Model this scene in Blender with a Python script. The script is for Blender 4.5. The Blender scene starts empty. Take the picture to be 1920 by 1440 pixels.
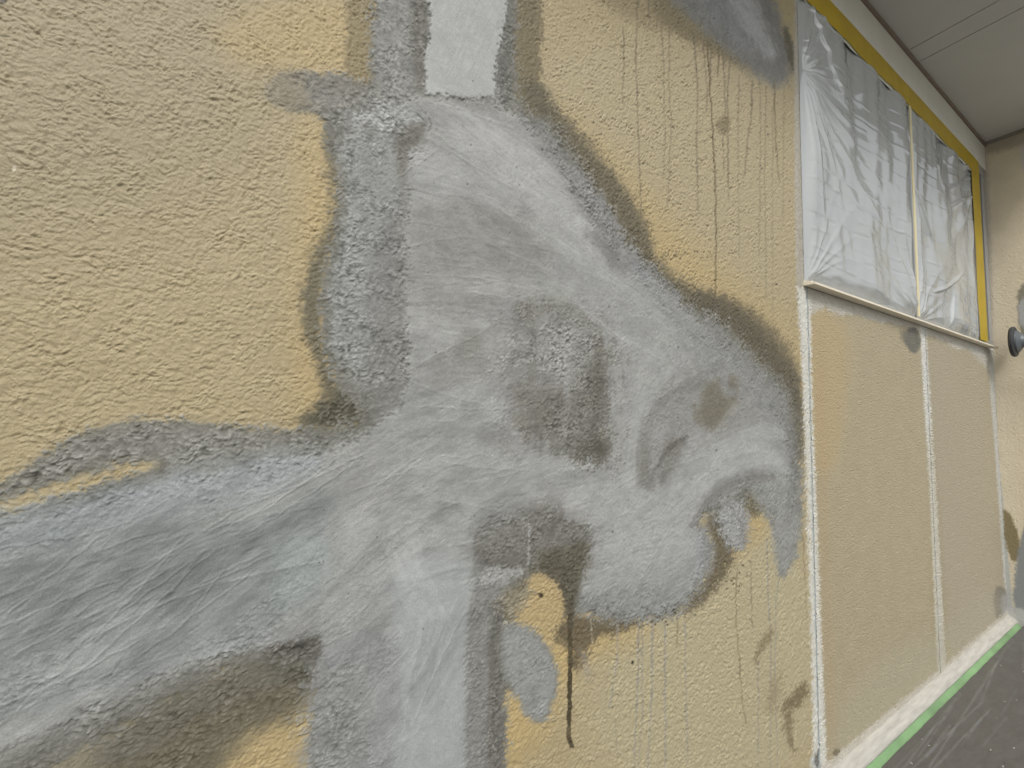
import bpy, math, random
import numpy as np
SC = bpy.context.scene
# ------------------------------------------------------------------ camera, world, sun, exposure
FL, YAW, PIT, ROL = 788.39, .5352, .0668, .0214      # focal length in pixels of a 1920 wide picture
H0 = 1.18                                            # camera height over the floor
CAM = np.array([0, -.7, H0])
Rr = np.array([math.cos(YAW), -math.sin(YAW), 0])
Ff = np.array([math.sin(YAW)*math.cos(PIT), math.cos(YAW)*math.cos(PIT), math.sin(PIT)])
Uu = np.cross(Rr, Ff)
RI = math.cos(ROL)*Rr + math.sin(ROL)*Uu
UP = math.cos(ROL)*Uu - math.sin(ROL)*Rr
from mathutils import Matrix
cd = bpy.data.cameras.new('camera'); cam = bpy.data.objects.new('camera', cd)
SC.collection.objects.link(cam); SC.camera = cam
cd.sensor_width = 36; cd.lens = FL/1920*36; cd.clip_start = .02; cd.clip_end = 500
M = Matrix([[RI[i], UP[i], -Ff[i], CAM[i]] for i in range(3)] + [[0, 0, 0, 1]])
cam.matrix_world = M

W = bpy.data.worlds.new('World'); SC.world = W; W.use_nodes = True
nt = W.node_tree; bg = nt.nodes['Background']
SUN_EL, SUN_AZ = 50, 207      # azimuth: compass degrees from +Y clockwise; the open side of the porch is -Y
sk = nt.nodes.new('ShaderNodeTexSky'); sk.sky_type = 'NISHITA'; sk.sun_disc = False
sk.sun_elevation = math.radians(SUN_EL); sk.sun_rotation = math.radians(SUN_AZ)
sk.air_density = 1.6; sk.dust_density = 4
hs = nt.nodes.new('ShaderNodeHueSaturation'); hs.inputs['Saturation'].default_value = .16
nt.links.new(sk.outputs[0], hs.inputs['Color']); nt.links.new(hs.outputs[0], bg.inputs[0])
bg.inputs[1].default_value = .10
sd = bpy.data.lights.new('sun', 'SUN'); sun = bpy.data.objects.new('sun', sd); SC.collection.objects.link(sun)
sd.energy = 1.5; sd.angle = math.radians(16); sd.color = (1, .98, .93)
e, a = math.radians(SUN_EL), math.radians(SUN_AZ)
from mathutils import Vector
sun.rotation_euler = Vector((math.sin(a)*math.cos(e), math.cos(a)*math.cos(e), math.sin(e))).to_track_quat('Z', 'Y').to_euler()
SC.view_settings.view_transform = 'Standard'; SC.view_settings.look = 'None'
SC.view_settings.gamma = 1; SC.view_settings.exposure = .68
SC.render.engine = 'CYCLES'
SC.cycles.max_bounces = 8; SC.cycles.transparent_max_bounces = 12

# ------------------------------------------------------------------ helpers
def ray(x, y): return Ff + RI*(x-960)/FL - UP*(y-720)/FL
def onY(x, y, Y=0.): r = ray(x, y); return CAM + r*((Y-CAM[1])/r[1])
def onX(x, y, X): r = ray(x, y); return CAM + r*((X-CAM[0])/r[0])
def onZ(x, y, Z): r = ray(x, y); return CAM + r*((Z-CAM[2])/r[2])
def proj(P):
    q = P - CAM; z = q @ Ff; z = np.where(z < .03, .03, z)
    return 960 + FL*(q @ RI)/z, 720 - FL*(q @ UP)/z

rng = np.random.RandomState(7)
PERM = rng.permutation(1024)
def gn(x, y, seed=0):
    """gradient noise, about -1..1"""
    xi = np.floor(x).astype(np.int64); yi = np.floor(y).astype(np.int64)
    fx = x-xi; fy = y-yi
    def g(ix, iy, dx, dy):
        h = PERM[(ix + PERM[(iy + seed*37) & 1023]) & 1023]
        an = h*(2*np.pi/1024)*7
        return np.cos(an)*dx + np.sin(an)*dy
    sx = fx*fx*fx*(fx*(fx*6-15)+10); sy = fy*fy*fy*(fy*(fy*6-15)+10)
    a = g(xi, yi, fx, fy); b = g(xi+1, yi, fx-1, fy)
    c = g(xi, yi+1, fx, fy-1); d = g(xi+1, yi+1, fx-1, fy-1)
    return 1.6*((a+(b-a)*sx) + ((c+(d-c)*sx)-(a+(b-a)*sx))*sy)
def cell(x, y, seed=0):
    """distance to the nearest of scattered points"""
    xi = np.floor(x).astype(np.int64); yi = np.floor(y).astype(np.int64); best = np.full(x.shape, 9.)
    for i in (-1, 0, 1):
        for j in (-1, 0, 1):
            h = PERM[(xi+i + PERM[(yi+j + seed*37) & 1023]) & 1023]
            px = xi+i+.5+.42*np.cos(h*.61); py = yi+j+.5+.42*np.sin(h*1.37)
            best = np.minimum(best, (x-px)**2+(y-py)**2)
    return np.sqrt(best)
def fb(x, y, seed=0, o=3):
    s = 0; A = 1; t = 0
    for i in range(o):
        s = s + A*gn(x*2**i+i*17.3, y*2**i-i*9.1, seed+i); t += A; A *= .55
    return s/t*1.25
def ss(e0, e1, x):
    t = np.clip((x-e0)/(e1-e0), 0, 1); return t*t*(3-2*t)
def chaikin(p, n=2):
    p = np.array(p, float)
    for _ in range(n):
        q = np.roll(p, -1, 0)
        p = np.stack([.75*p+.25*q, .25*p+.75*q], 1).reshape(-1, 2)
    return p
def grow(p):
    """carry an outline that runs off one side on along its own edges"""
    p = [tuple(map(float, q)) for q in p]; n = len(p)
    for ax, lim, far, sg in ((0, -60, -2400, -1), (1, -30, -700, -1), (1, 1500, 2100, 1)):
        n = len(p); out = [(q[ax]*sg >= lim*sg) and (ax == 0 or q[0] < 980) for q in p]
        if not any(out) or all(out): continue
        q2 = []
        for i in range(n):
            a, b, c = p[i-1], p[i], p[(i+1) % n]
            def ext(inner):
                d = np.array(b)-np.array(inner); k = (far-b[ax])/d[ax] if abs(d[ax]) > 1 else 0
                e = np.array(b)+d*k; e[1-ax] = b[1-ax]+np.clip(e[1-ax]-b[1-ax], -900, 900); return tuple(e)
            if out[i] and not out[i-1]: q2 += [b, ext(a)]
            elif out[i] and not out[(i+1) % n]: q2 += [ext(c), b]
            else: q2.append(b)
        p = q2
    return p
def sdf(poly, u, v):
    """signed distance, positive inside"""
    d2 = np.full(u.shape, 1e12); ins = np.zeros(u.shape, bool)
    n = len(poly)
    for i in range(n):
        ax, ay = poly[i]; bx, by = poly[(i+1) % n]
        ex, ey = bx-ax, by-ay
        l = ex*ex+ey*ey
        if l < 1e-9: continue
        wx, wy = u-ax, v-ay
        t = np.clip((wx*ex+wy*ey)/l, 0, 1)
        dx, dy = wx-ex*t, wy-ey*t
        d2 = np.minimum(d2, dx*dx+dy*dy)
        c = (ay <= v) != (by <= v)
        if abs(ey) > 1e-9:
            ins ^= c & (u < ax + (v-ay)/ey*ex)
    d = np.sqrt(d2)
    return np.where(ins, d, -d)
def lin(c):
    c = np.asarray(c, float)/255
    return np.where(c <= .04045, c/12.92, ((c+.055)/1.055)**2.4)

class Coat:
    """paint, plaster and relief of a wall surface, laid over its points"""
    def __init__(s, P, a, b, base, seed=0, stamp=.00105):
        s.u, s.v = proj(P); s.a = a; s.b = b; n = len(a)      # a, b: metres along and up the wall
        s.n = n; s.seed = seed
        s.C = np.tile(np.array(base, float), (n, 1)); s.S = np.ones(n); s.T = np.zeros(n)
        s.Rg = np.full(n, .62); s.B = {}; s.M = np.zeros(n); s.cache = {}
        wa = a + .003*gn(a/.02, b/.02, 91); wb = b + .003*gn(a/.02, b/.02, 92)
        n1 = gn(wa/.0054, wb/.0037, seed+1); n2 = gn(wa/.0029, wb/.0021, seed+2)
        n3 = gn(a/.020, b/.014, seed+3)
        n4 = fb(a/.045, b/.035, seed+6, 2); am = np.clip(.95+.75*n4, .35, 1.6)
        pit = np.clip(-gn(wa/.0060, wb/.0034, seed+8)-.34, 0, 1)*1.2
        c1 = cell(wa/.0088+.3*n2, wb/.0064+.3*n1, seed+9)
        h = 2.1*(.46-c1) + .75*n1 + .40*n2 + .55*n3 - .5*pit
        s.h = np.clip(h*am/1.45, -1.8, 1.5)
        s.stamp = stamp
        s.ed = fb(a/.035, b/.035, seed+11, 3); s.ed2 = gn(a/.007, b/.007, seed+14)
        s.mot = fb(a/.09, b/.07, seed+15, 3)
        s.pat = np.clip(.75+1.3*fb(a/.07, b/.05, seed+18, 3), .05, 1.7)
    def box(s, poly, m):
        p = np.array(poly); return (s.u > p[:, 0].min()-m) & (s.u < p[:, 0].max()+m) & (s.v > p[:, 1].min()-m) & (s.v < p[:, 1].max()+m)
    def lay(s, poly, rgb=None, al=1, soft=8, warp=10, fine=3, stk=0, S=None, T=0, R=None, brush=None, mask=False, raw=False, streak=None, grown=False):
        p = np.array(poly, float) if raw and not grown else chaikin(grow(poly))
        k = np.where(s.box(p, soft+warp*1.5+fine+abs(stk)+4))[0]
        if len(k) == 0: return
        key = (len(p), float(p[0, 0]), float(p[3 % len(p), 1]), len(k) if len(p) < 200 else 0)
        if key not in s.cache:
            full = np.full(s.n, -1e4); full[k] = sdf(p, s.u[k], s.v[k]); 
            if len(p) > 200: s.cache[key] = full
        else: full = s.cache[key]
        d = full[k] + warp*s.ed[k] + fine*s.ed2[k] + stk*s.h[k]
        if streak: 
            an, wd = streak; ca, sa = math.cos(math.radians(an)), math.sin(math.radians(an))
            al_ = s.a[k]*ca+s.b[k]*sa; ac = -s.a[k]*sa+s.b[k]*ca
            d = d + wd*gn(al_/.05, ac/.011, 77)
        c = ss(-soft, soft, d)*al
        if rgb is not None: s.C[k] += (np.array(rgb, float)-s.C[k])*c[:, None]
        if S is not None: s.S[k] += (S-s.S[k])*c
        if R is not None: s.Rg[k] += (R-s.Rg[k])*c
        s.T[k] += T*c
        if brush:
            for an, w in brush:
                b = s.B.setdefault(an, np.zeros(s.n)); b[k] += (w-b[k])*c
        if mask: s.M[k] = np.maximum(s.M[k], c)
    def dot(s, x, y, r, rgb, al=1, ry=None, fine=0):
        ry = ry or r
        k = np.where((abs(s.u-x) < r*1.6+2) & (abs(s.v-y) < ry*1.6+2))[0]
        d = np.hypot((s.u[k]-x)/r, (s.v[k]-y)/ry) + fine*s.ed2[k]
        c = (1-ss(.5, 1.1, d))*al
        s.C[k] += (np.array(rgb, float)-s.C[k])*c[:, None]
    def band(s, pts, w, rgb, al=.6, S=None, rid=0, soft=.45):
        pts = np.array(pts, float)
        for _ in range(2):
            m = np.stack([.75*pts[:-1]+.25*pts[1:], .25*pts[:-1]+.75*pts[1:]], 1).reshape(-1, 2); pts = np.concatenate([pts[:1], m, pts[-1:]])
        k = np.where(s.box(pts, w*2+8))[0]; u, v = s.u[k], s.v[k]; best = np.full(len(k), 1e9); side = np.zeros(len(k)); tt = np.zeros(len(k)); n = len(pts)-1
        for i in range(n):
            (ax, ay), (bx, by) = pts[i], pts[i+1]; ex, ey = bx-ax, by-ay; l = ex*ex+ey*ey+1e-9
            t = np.clip(((u-ax)*ex+(v-ay)*ey)/l, 0, 1); d = np.hypot(u-ax-ex*t, v-ay-ey*t); cl = d < best
            best[cl] = d[cl]; side[cl] = ((u-ax)*ey-(v-ay)*ex)[cl]; tt[cl] = ((i+t)/n)[cl]
        ww = w*(1+.35*s.ed[k])*(.55+.45*np.sin(np.pi*np.clip(tt, .02, .98)))
        x = np.sign(side)*best/ww
        c = (1-ss(1-soft, 1+soft*.6, abs(x)+.12*s.ed2[k]))*(.65+.45*gn(x*2.2, tt*n*.35+w, 54))
        c = np.clip(c, 0, 1)*al; s.C[k] += (np.array(rgb, float)-s.C[k])*c[:, None]
        if S is not None: s.S[k] += (S-s.S[k])*c
        s.T[k] += rid*np.exp(-((x-1)/.18)**2)+c*.0002
    def drip(s, pts, w, rgb, al=.6, T=0., fade=.4, seed=0):
        pts = np.array(pts, float); L = 0
        y0, y1 = pts[0, 1], pts[-1, 1]
        k = np.where((s.v > y0-3) & (s.v < y1+3) & (s.u > pts[:, 0].min()-12) & (s.u < pts[:, 0].max()+12))[0]
        if len(k) == 0: return
        v = s.v[k]; w = w*.72 if w < 7 else w; cx = np.interp(v, pts[:, 1], pts[:, 0]) + 1.6*gn(v/23., v*0+seed*3.7, 55) + .8*gn(v/9., v*0+seed*1.7, 56)
        t = (v-y0)/(y1-y0)
        ww = w*(1+.35*gn(v/15., v*0+seed, 57))
        c = (1-ss(ww*.45, ww*.45+1.2, abs(s.u[k]-cx)))*al*(1-fade*t)*(.75+.35*gn(v/30., v*0+seed*2.2, 58))
        c = np.clip(1.25*c*ss(-2, 2, v-y0)*ss(-2, 2, y1-v), 0, 1)
        s.C[k] += (np.array(rgb, float)-s.C[k])*c[:, None]; s.T[k] += T*c
    def stroke(s, a0, b0, an, ln, wd, tone, sm, rid, seed):
        ext = ln*.6+wd; k = np.where((abs(s.a-a0) < ext) & (abs(s.b-b0) < ext))[0]
        if len(k) == 0: return
        ca, sa = math.cos(an), math.sin(an); x, y = s.a[k]-a0, s.b[k]-b0
        l = x*ca+y*sa; q = -x*sa+y*ca + .12*l*l/ln*math.sin(seed)
        q = q + .0025*gn(l/.02, l*0+seed*1.3, 51); e = .5*ln + .012*gn(q/.004, q*0+seed, 52)
        g = 1-np.clip((s.C[k].max(1)-s.C[k].min(1)-8)/16, 0, 1)
        c = ss(wd*.5, wd*.5-.0025, abs(q))*ss(e, e-.02, abs(l))*g*(.7+.5*gn(l/.03, q/.009, 53))
        c = np.clip(c, 0, 1); s.C[k] += (c*tone)[:, None]; s.S[k] *= 1-c*sm
        s.T[k] += rid*np.exp(-((abs(q)-wd*.5)/.0014)**2)*ss(e, e-.02, abs(l))*g*(q > 0) + c*.0002
    def wear(s):
        # shade of the lumps put into the colour, plaster rubbed on them, streaks left by the trowel, grit
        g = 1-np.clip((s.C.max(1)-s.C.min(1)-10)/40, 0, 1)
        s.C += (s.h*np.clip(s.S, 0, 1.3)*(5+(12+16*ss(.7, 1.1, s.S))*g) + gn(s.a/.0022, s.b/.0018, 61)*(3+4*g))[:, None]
        for an, w in s.B.items():
            ca, sa = math.cos(math.radians(an)), math.sin(math.radians(an))
            al = s.a*ca+s.b*sa; ac = -s.a*sa+s.b*ca + .006*gn(s.a/.08, s.b/.08, 31)
            s.C += (w*s.pat*(2.5*fb(al/.03, ac/.006, 63, 3)+6*fb(al/.06, ac/.028, 65, 3)))[:, None]
        s.C += (g*(7*fb(s.a/.03, s.b/.025, 68, 4)+5*fb(s.a/.010, s.b/.008, 69, 3)))[:, None]
        # thin places where the darker coat below shows
        s.C -= (g*20*np.clip(fb(s.a/.05, s.b/.04, 67, 4), 0, 1)*np.clip(s.S+.3, 0, 1))[:, None]
    def relief(s):
        d = s.stamp*(1+.9*ss(.2, 1.0, s.a))*s.S*s.h + s.T + .00012*gn(s.a/.0025, s.b/.002, 48)
        for an, w in s.B.items():
            ca, sa = math.cos(math.radians(an)), math.sin(math.radians(an))
            al = s.a*ca+s.b*sa + .004*s.mot; ac = -s.a*sa+s.b*ca + .004*gn(s.a/.08, s.b/.08, 31)
            w = w*s.pat
            d = d + w*(.00010*gn(al/.034, ac/.0026, 41) + .0006*fb(al/.07, ac/.009, 43, 2) + .0006*np.clip(fb(al/.06, ac/.016, 45, 2)-.15, 0, 1))
        return d

def node_mat(name):
    m = bpy.data.materials.new(name); m.use_nodes = True
    return m, m.node_tree, m.node_tree.nodes, m.node_tree.links
def simple(name, rgb, rough=.6, metal=0., bump=0., bscale=80., var=.0, vscale=6., spec=.5, rawlin=False, stretch=None):
    m, t, N, K = node_mat(name); b = N['Principled BSDF']
    c = tuple(rgb) if rawlin else tuple(lin(rgb))
    b.inputs['Roughness'].default_value = rough; b.inputs['Metallic'].default_value = metal
    b.inputs['Specular IOR Level'].default_value = spec
    tc = N.new('ShaderNodeTexCoord')
    n = N.new('ShaderNodeTexNoise'); n.inputs['Scale'].default_value = vscale; n.inputs['Detail'].default_value = 6
    src = tc.outputs['Object']
    if stretch:
        mpp = N.new('ShaderNodeMapping'); mpp.inputs['Scale'].default_value = (stretch, 1, 1); K.new(src, mpp.inputs[0]); src = mpp.outputs[0]
    K.new(src, n.inputs['Vector'])
    mr = N.new('ShaderNodeMapRange'); mr.inputs[1].default_value = .25; mr.inputs[2].default_value = .75
    mr.inputs[3].default_value = 1-var; mr.inputs[4].default_value = 1+var
    K.new(n.outputs[0], mr.inputs[0])
    mx = N.new('ShaderNodeVectorMath'); mx.operation = 'SCALE'; mx.inputs[0].default_value = c
    K.new(mr.outputs[0], mx.inputs['Scale']); K.new(mx.outputs[0], b.inputs['Base Color'])
    if bump:
        n2 = N.new('ShaderNodeTexNoise'); n2.inputs['Scale'].default_value = bscale; n2.inputs['Detail'].default_value = 4
        K.new(src, n2.inputs['Vector'])
        bp = N.new('ShaderNodeBump'); bp.inputs['Strength'].default_value = 1; bp.inputs['Distance'].default_value = bump
        K.new(n2.outputs[0], bp.inputs['Height']); K.new(bp.outputs[0], b.inputs['Normal'])
    return m

def pig(C):
    C = lin(np.clip(C, 0, 255)); g = C.mean(1, keepdims=True)
    return np.clip(g+(C-g)*.80, 0, 1)*ALB
ALB = .66      # paint reflectance against its value in the picture
def coat_mat():
    m, t, N, K = node_mat('painted_render'); b = N['Principled BSDF']
    at = N.new('ShaderNodeAttribute'); at.attribute_name = 'pigment'
    ar = N.new('ShaderNodeAttribute'); ar.attribute_name = 'gloss'
    ae = N.new('ShaderNodeAttribute'); ae.attribute_name = 'coarse'
    tc = N.new('ShaderNodeTexCoord')
    n = N.new('ShaderNodeTexNoise'); n.inputs['Scale'].default_value = 500; n.inputs['Detail'].default_value = 5
    K.new(tc.outputs['Object'], n.inputs['Vector'])
    mr = N.new('ShaderNodeMapRange'); mr.inputs[1].default_value = .3; mr.inputs[2].default_value = .7
    mr.inputs[3].default_value = .88; mr.inputs[4].default_value = 1.1
    K.new(n.outputs[0], mr.inputs[0])
    mx = N.new('ShaderNodeVectorMath'); mx.operation = 'SCALE'
    K.new(at.outputs['Color'], mx.inputs[0]); K.new(mr.outputs[0], mx.inputs['Scale'])
    K.new(mx.outputs[0], b.inputs['Base Color']); K.new(ar.outputs['Fac'], b.inputs['Roughness'])
    b.inputs['Specular IOR Level'].default_value = .4
    # sprayed lumps where the mesh is too coarse to carry them
    mp = N.new('ShaderNodeMapping'); mp.inputs['Scale'].default_value = (95, 95, 140); K.new(tc.outputs['Object'], mp.inputs[0])
    n2 = N.new('ShaderNodeTexNoise'); n2.inputs['Scale'].default_value = 1; n2.inputs['Detail'].default_value = 2
    K.new(mp.outputs[0], n2.inputs['Vector'])
    m2 = N.new('ShaderNodeMath'); m2.operation = 'MULTIPLY'; K.new(n2.outputs[0], m2.inputs[0]); K.new(ae.outputs['Fac'], m2.inputs[1])
    b1 = N.new('ShaderNodeBump'); b1.inputs['Distance'].default_value = .004; K.new(m2.outputs[0], b1.inputs['Height'])
    b2 = N.new('ShaderNodeBump'); b2.inputs['Distance'].default_value = .00035; b2.inputs['Strength'].default_value = .8
    K.new(n.outputs[0], b2.inputs['Height']); K.new(b1.outputs[0], b2.inputs['Normal']); K.new(b2.outputs[0], b.inputs['Normal'])
    return m
COAT = coat_mat()

def link(o, parent=None):
    SC.collection.objects.link(o)
    if parent: o.parent = parent; o.matrix_parent_inverse = Matrix.Translation(-parent.location) if False else Matrix()
    return o
def tag(o, label=None, cat=None, group=None, kind=None):
    for k, v in (('label', label), ('category', cat), ('group', group), ('kind', kind)):
        if v: o[k] = v
    return o
def empty(name): return link(bpy.data.objects.new(name, None))
def mesh_np(name, P, F, mat, parent=None, attrs=None, normals=None, smooth=True):
    """P (n,3), F (m,4) index array"""
    used = np.unique(F); remap = np.full(len(P), -1, np.int64); remap[used] = np.arange(len(used))
    Q = P[used]; F = remap[F]; m = bpy.data.meshes.new(name)
    m.vertices.add(len(Q)); m.vertices.foreach_set('co', Q.astype(np.float32).ravel())
    k = F.shape[1]
    m.loops.add(F.size); m.loops.foreach_set('vertex_index', F.astype(np.int32).ravel())
    m.polygons.add(len(F)); m.polygons.foreach_set('loop_start', (np.arange(len(F))*k).astype(np.int32))
    m.polygons.foreach_set('use_smooth', np.full(len(F), smooth))
    m.update(calc_edges=True)
    for nm, arr in (attrs or {}).items():
        arr = arr[used]
        if arr.ndim == 2:
            a = m.color_attributes.new(nm, 'FLOAT_COLOR', 'POINT')
            a.data.foreach_set('color', np.concatenate([arr, np.ones((len(arr), 1))], 1).astype(np.float32).ravel())
        else:
            a = m.attributes.new(nm, 'FLOAT', 'POINT'); a.data.foreach_set('value', arr.astype(np.float32))
    if normals is not None: m.normals_split_custom_set_from_vertices(normals[used].tolist())
    m.materials.append(mat)
    return link(bpy.data.objects.new(name, m), parent)
def grid_faces(nr, nc):
    i = np.arange(nr*nc).reshape(nr, nc)
    return np.stack([i[:-1, :-1], i[:-1, 1:], i[1:, 1:], i[1:, :-1]], -1).reshape(-1, 4)
def grid_normals(G):
    du = np.gradient(G, axis=1); dv = np.gradient(G, axis=0)
    n = np.cross(du, dv); n /= np.linalg.norm(n, axis=-1, keepdims=True)+1e-20
    return n.reshape(-1, 3)
class MB:
    def __init__(s): s.v = []; s.f = []
    def add(s, v, f): o = len(s.v); s.v += [tuple(map(float, p)) for p in v]; s.f += [tuple(i+o for i in q) for q in f]; return s
    def box(s, x0, x1, y0, y1, z0, z1):
        return s.add([(x, y, z) for z in (z0, z1) for y in (y0, y1) for x in (x0, x1)],
                     [(0, 2, 3, 1), (4, 5, 7, 6), (0, 1, 5, 4), (2, 6, 7, 3), (0, 4, 6, 2), (1, 3, 7, 5)])
    def lathe(s, o, ax, prof, n=32):
        ax = Vector(ax).normalized(); t = ax.orthogonal().normalized(); b = ax.cross(t); o = Vector(o)
        vs = []
        for h, r in prof:
            for i in range(n):
                an = 2*math.pi*i/n; vs.append(o+ax*h+(t*math.cos(an)+b*math.sin(an))*r)
        fs = [(j*n+i, j*n+(i+1) % n, (j+1)*n+(i+1) % n, (j+1)*n+i) for j in range(len(prof)-1) for i in range(n)]
        fs += [tuple(range(n))[::-1], tuple((len(prof)-1)*n+i for i in range(n))]
        return s.add(vs, fs)
    def build(s, name, mat, parent=None, bevel=0, smooth=False):
        m = bpy.data.meshes.new(name); m.from_pydata(s.v, [], s.f); m.materials.append(mat)
        if smooth:
            for p in m.polygons: p.use_smooth = True
        o = link(bpy.data.objects.new(name, m), parent)
        if bevel:
            b = o.modifiers.new('bevel', 'BEVEL'); b.width = bevel; b.segments = 2
        return o

# ------------------------------------------------------------------ dimensions (metres, floor at z = 0)
J1, J2, J3 = 1.572, 2.687, 3.865
ZS = H0+1.767          # porch ceiling
ZT = H0+1.591          # top edge of the yellow tape
ZL = H0+.4455          # underside of the sill
ZB = H0-1.108          # top of white band at the foot of the wall
ZW = H0-1.136          # foot of the wall

# ------------------------------------------------------------------ the big wall
def wall_grid(x0, x1, ztop, zbot, step=1.9, left_ext=None):
    us, _ = proj(np.array([[x0, 0, H0], [x1, 0, H0]]))
    uc = np.arange(us[0], us[1]+step*.5, step); uc[-1] = us[1]
    X = []
    for u in uc:
        lo = onY(u, 720)   # refine so that columns are vertical on the wall
        X.append(lo[0])
    X = np.array(X); X[0] = x0; X[-1] = x1
    if left_ext is not None: X = np.concatenate([(X[0]-(X[0]-left_ext)*np.linspace(1, 0, 200)**2)[:-1], X])
    nc = len(X)
    # visible height per column
    q = np.stack([X, 0*X, 0*X+H0], 1)-CAM; dep = np.maximum(q @ Ff, .42)
    zt = np.minimum(H0 + (1.02*dep*735/FL)+.13*dep, ztop-.012)
    zb = np.maximum(H0 - (1.02*dep*735/FL)+.06*dep, zbot+.004)
    ni = int(1480/step*.95)
    t = np.linspace(0, 1, ni)
    core = zb[None]+(zt-zb)[None]*t[:, None]
    nb, na = 90, 110
    below = zb[None]-(zb-zbot)[None]*np.linspace(1, 0, nb+1)[:-1, None]**2
    above = zt[None]+(ztop-zt)[None]*np.linspace(0, 1, na+1)[1:, None]**2
    Z = np.concatenate([below, core, above], 0)
    XX = np.broadcast_to(X[None], Z.shape)
    return XX.copy(), Z
def dzo(Z, P): return ((P[:, 0] < -.34) | (P[:, 0] < .9) & (abs(P[:, 2]-H0) > .35)).astype(float)
def spacing(XX, Z):
    dz = np.abs(np.gradient(Z, axis=0)); dx = np.abs(np.gradient(XX, axis=1))*(XX < -.34)
    return np.maximum(dz, dx*.8)

YEL = (198, 172, 118); PALE = (190, 170, 126); GREY = (141, 142, 137); LITE = (166, 167, 164); OLV = (106, 98, 76); BRN = (112, 98, 68)

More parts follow.
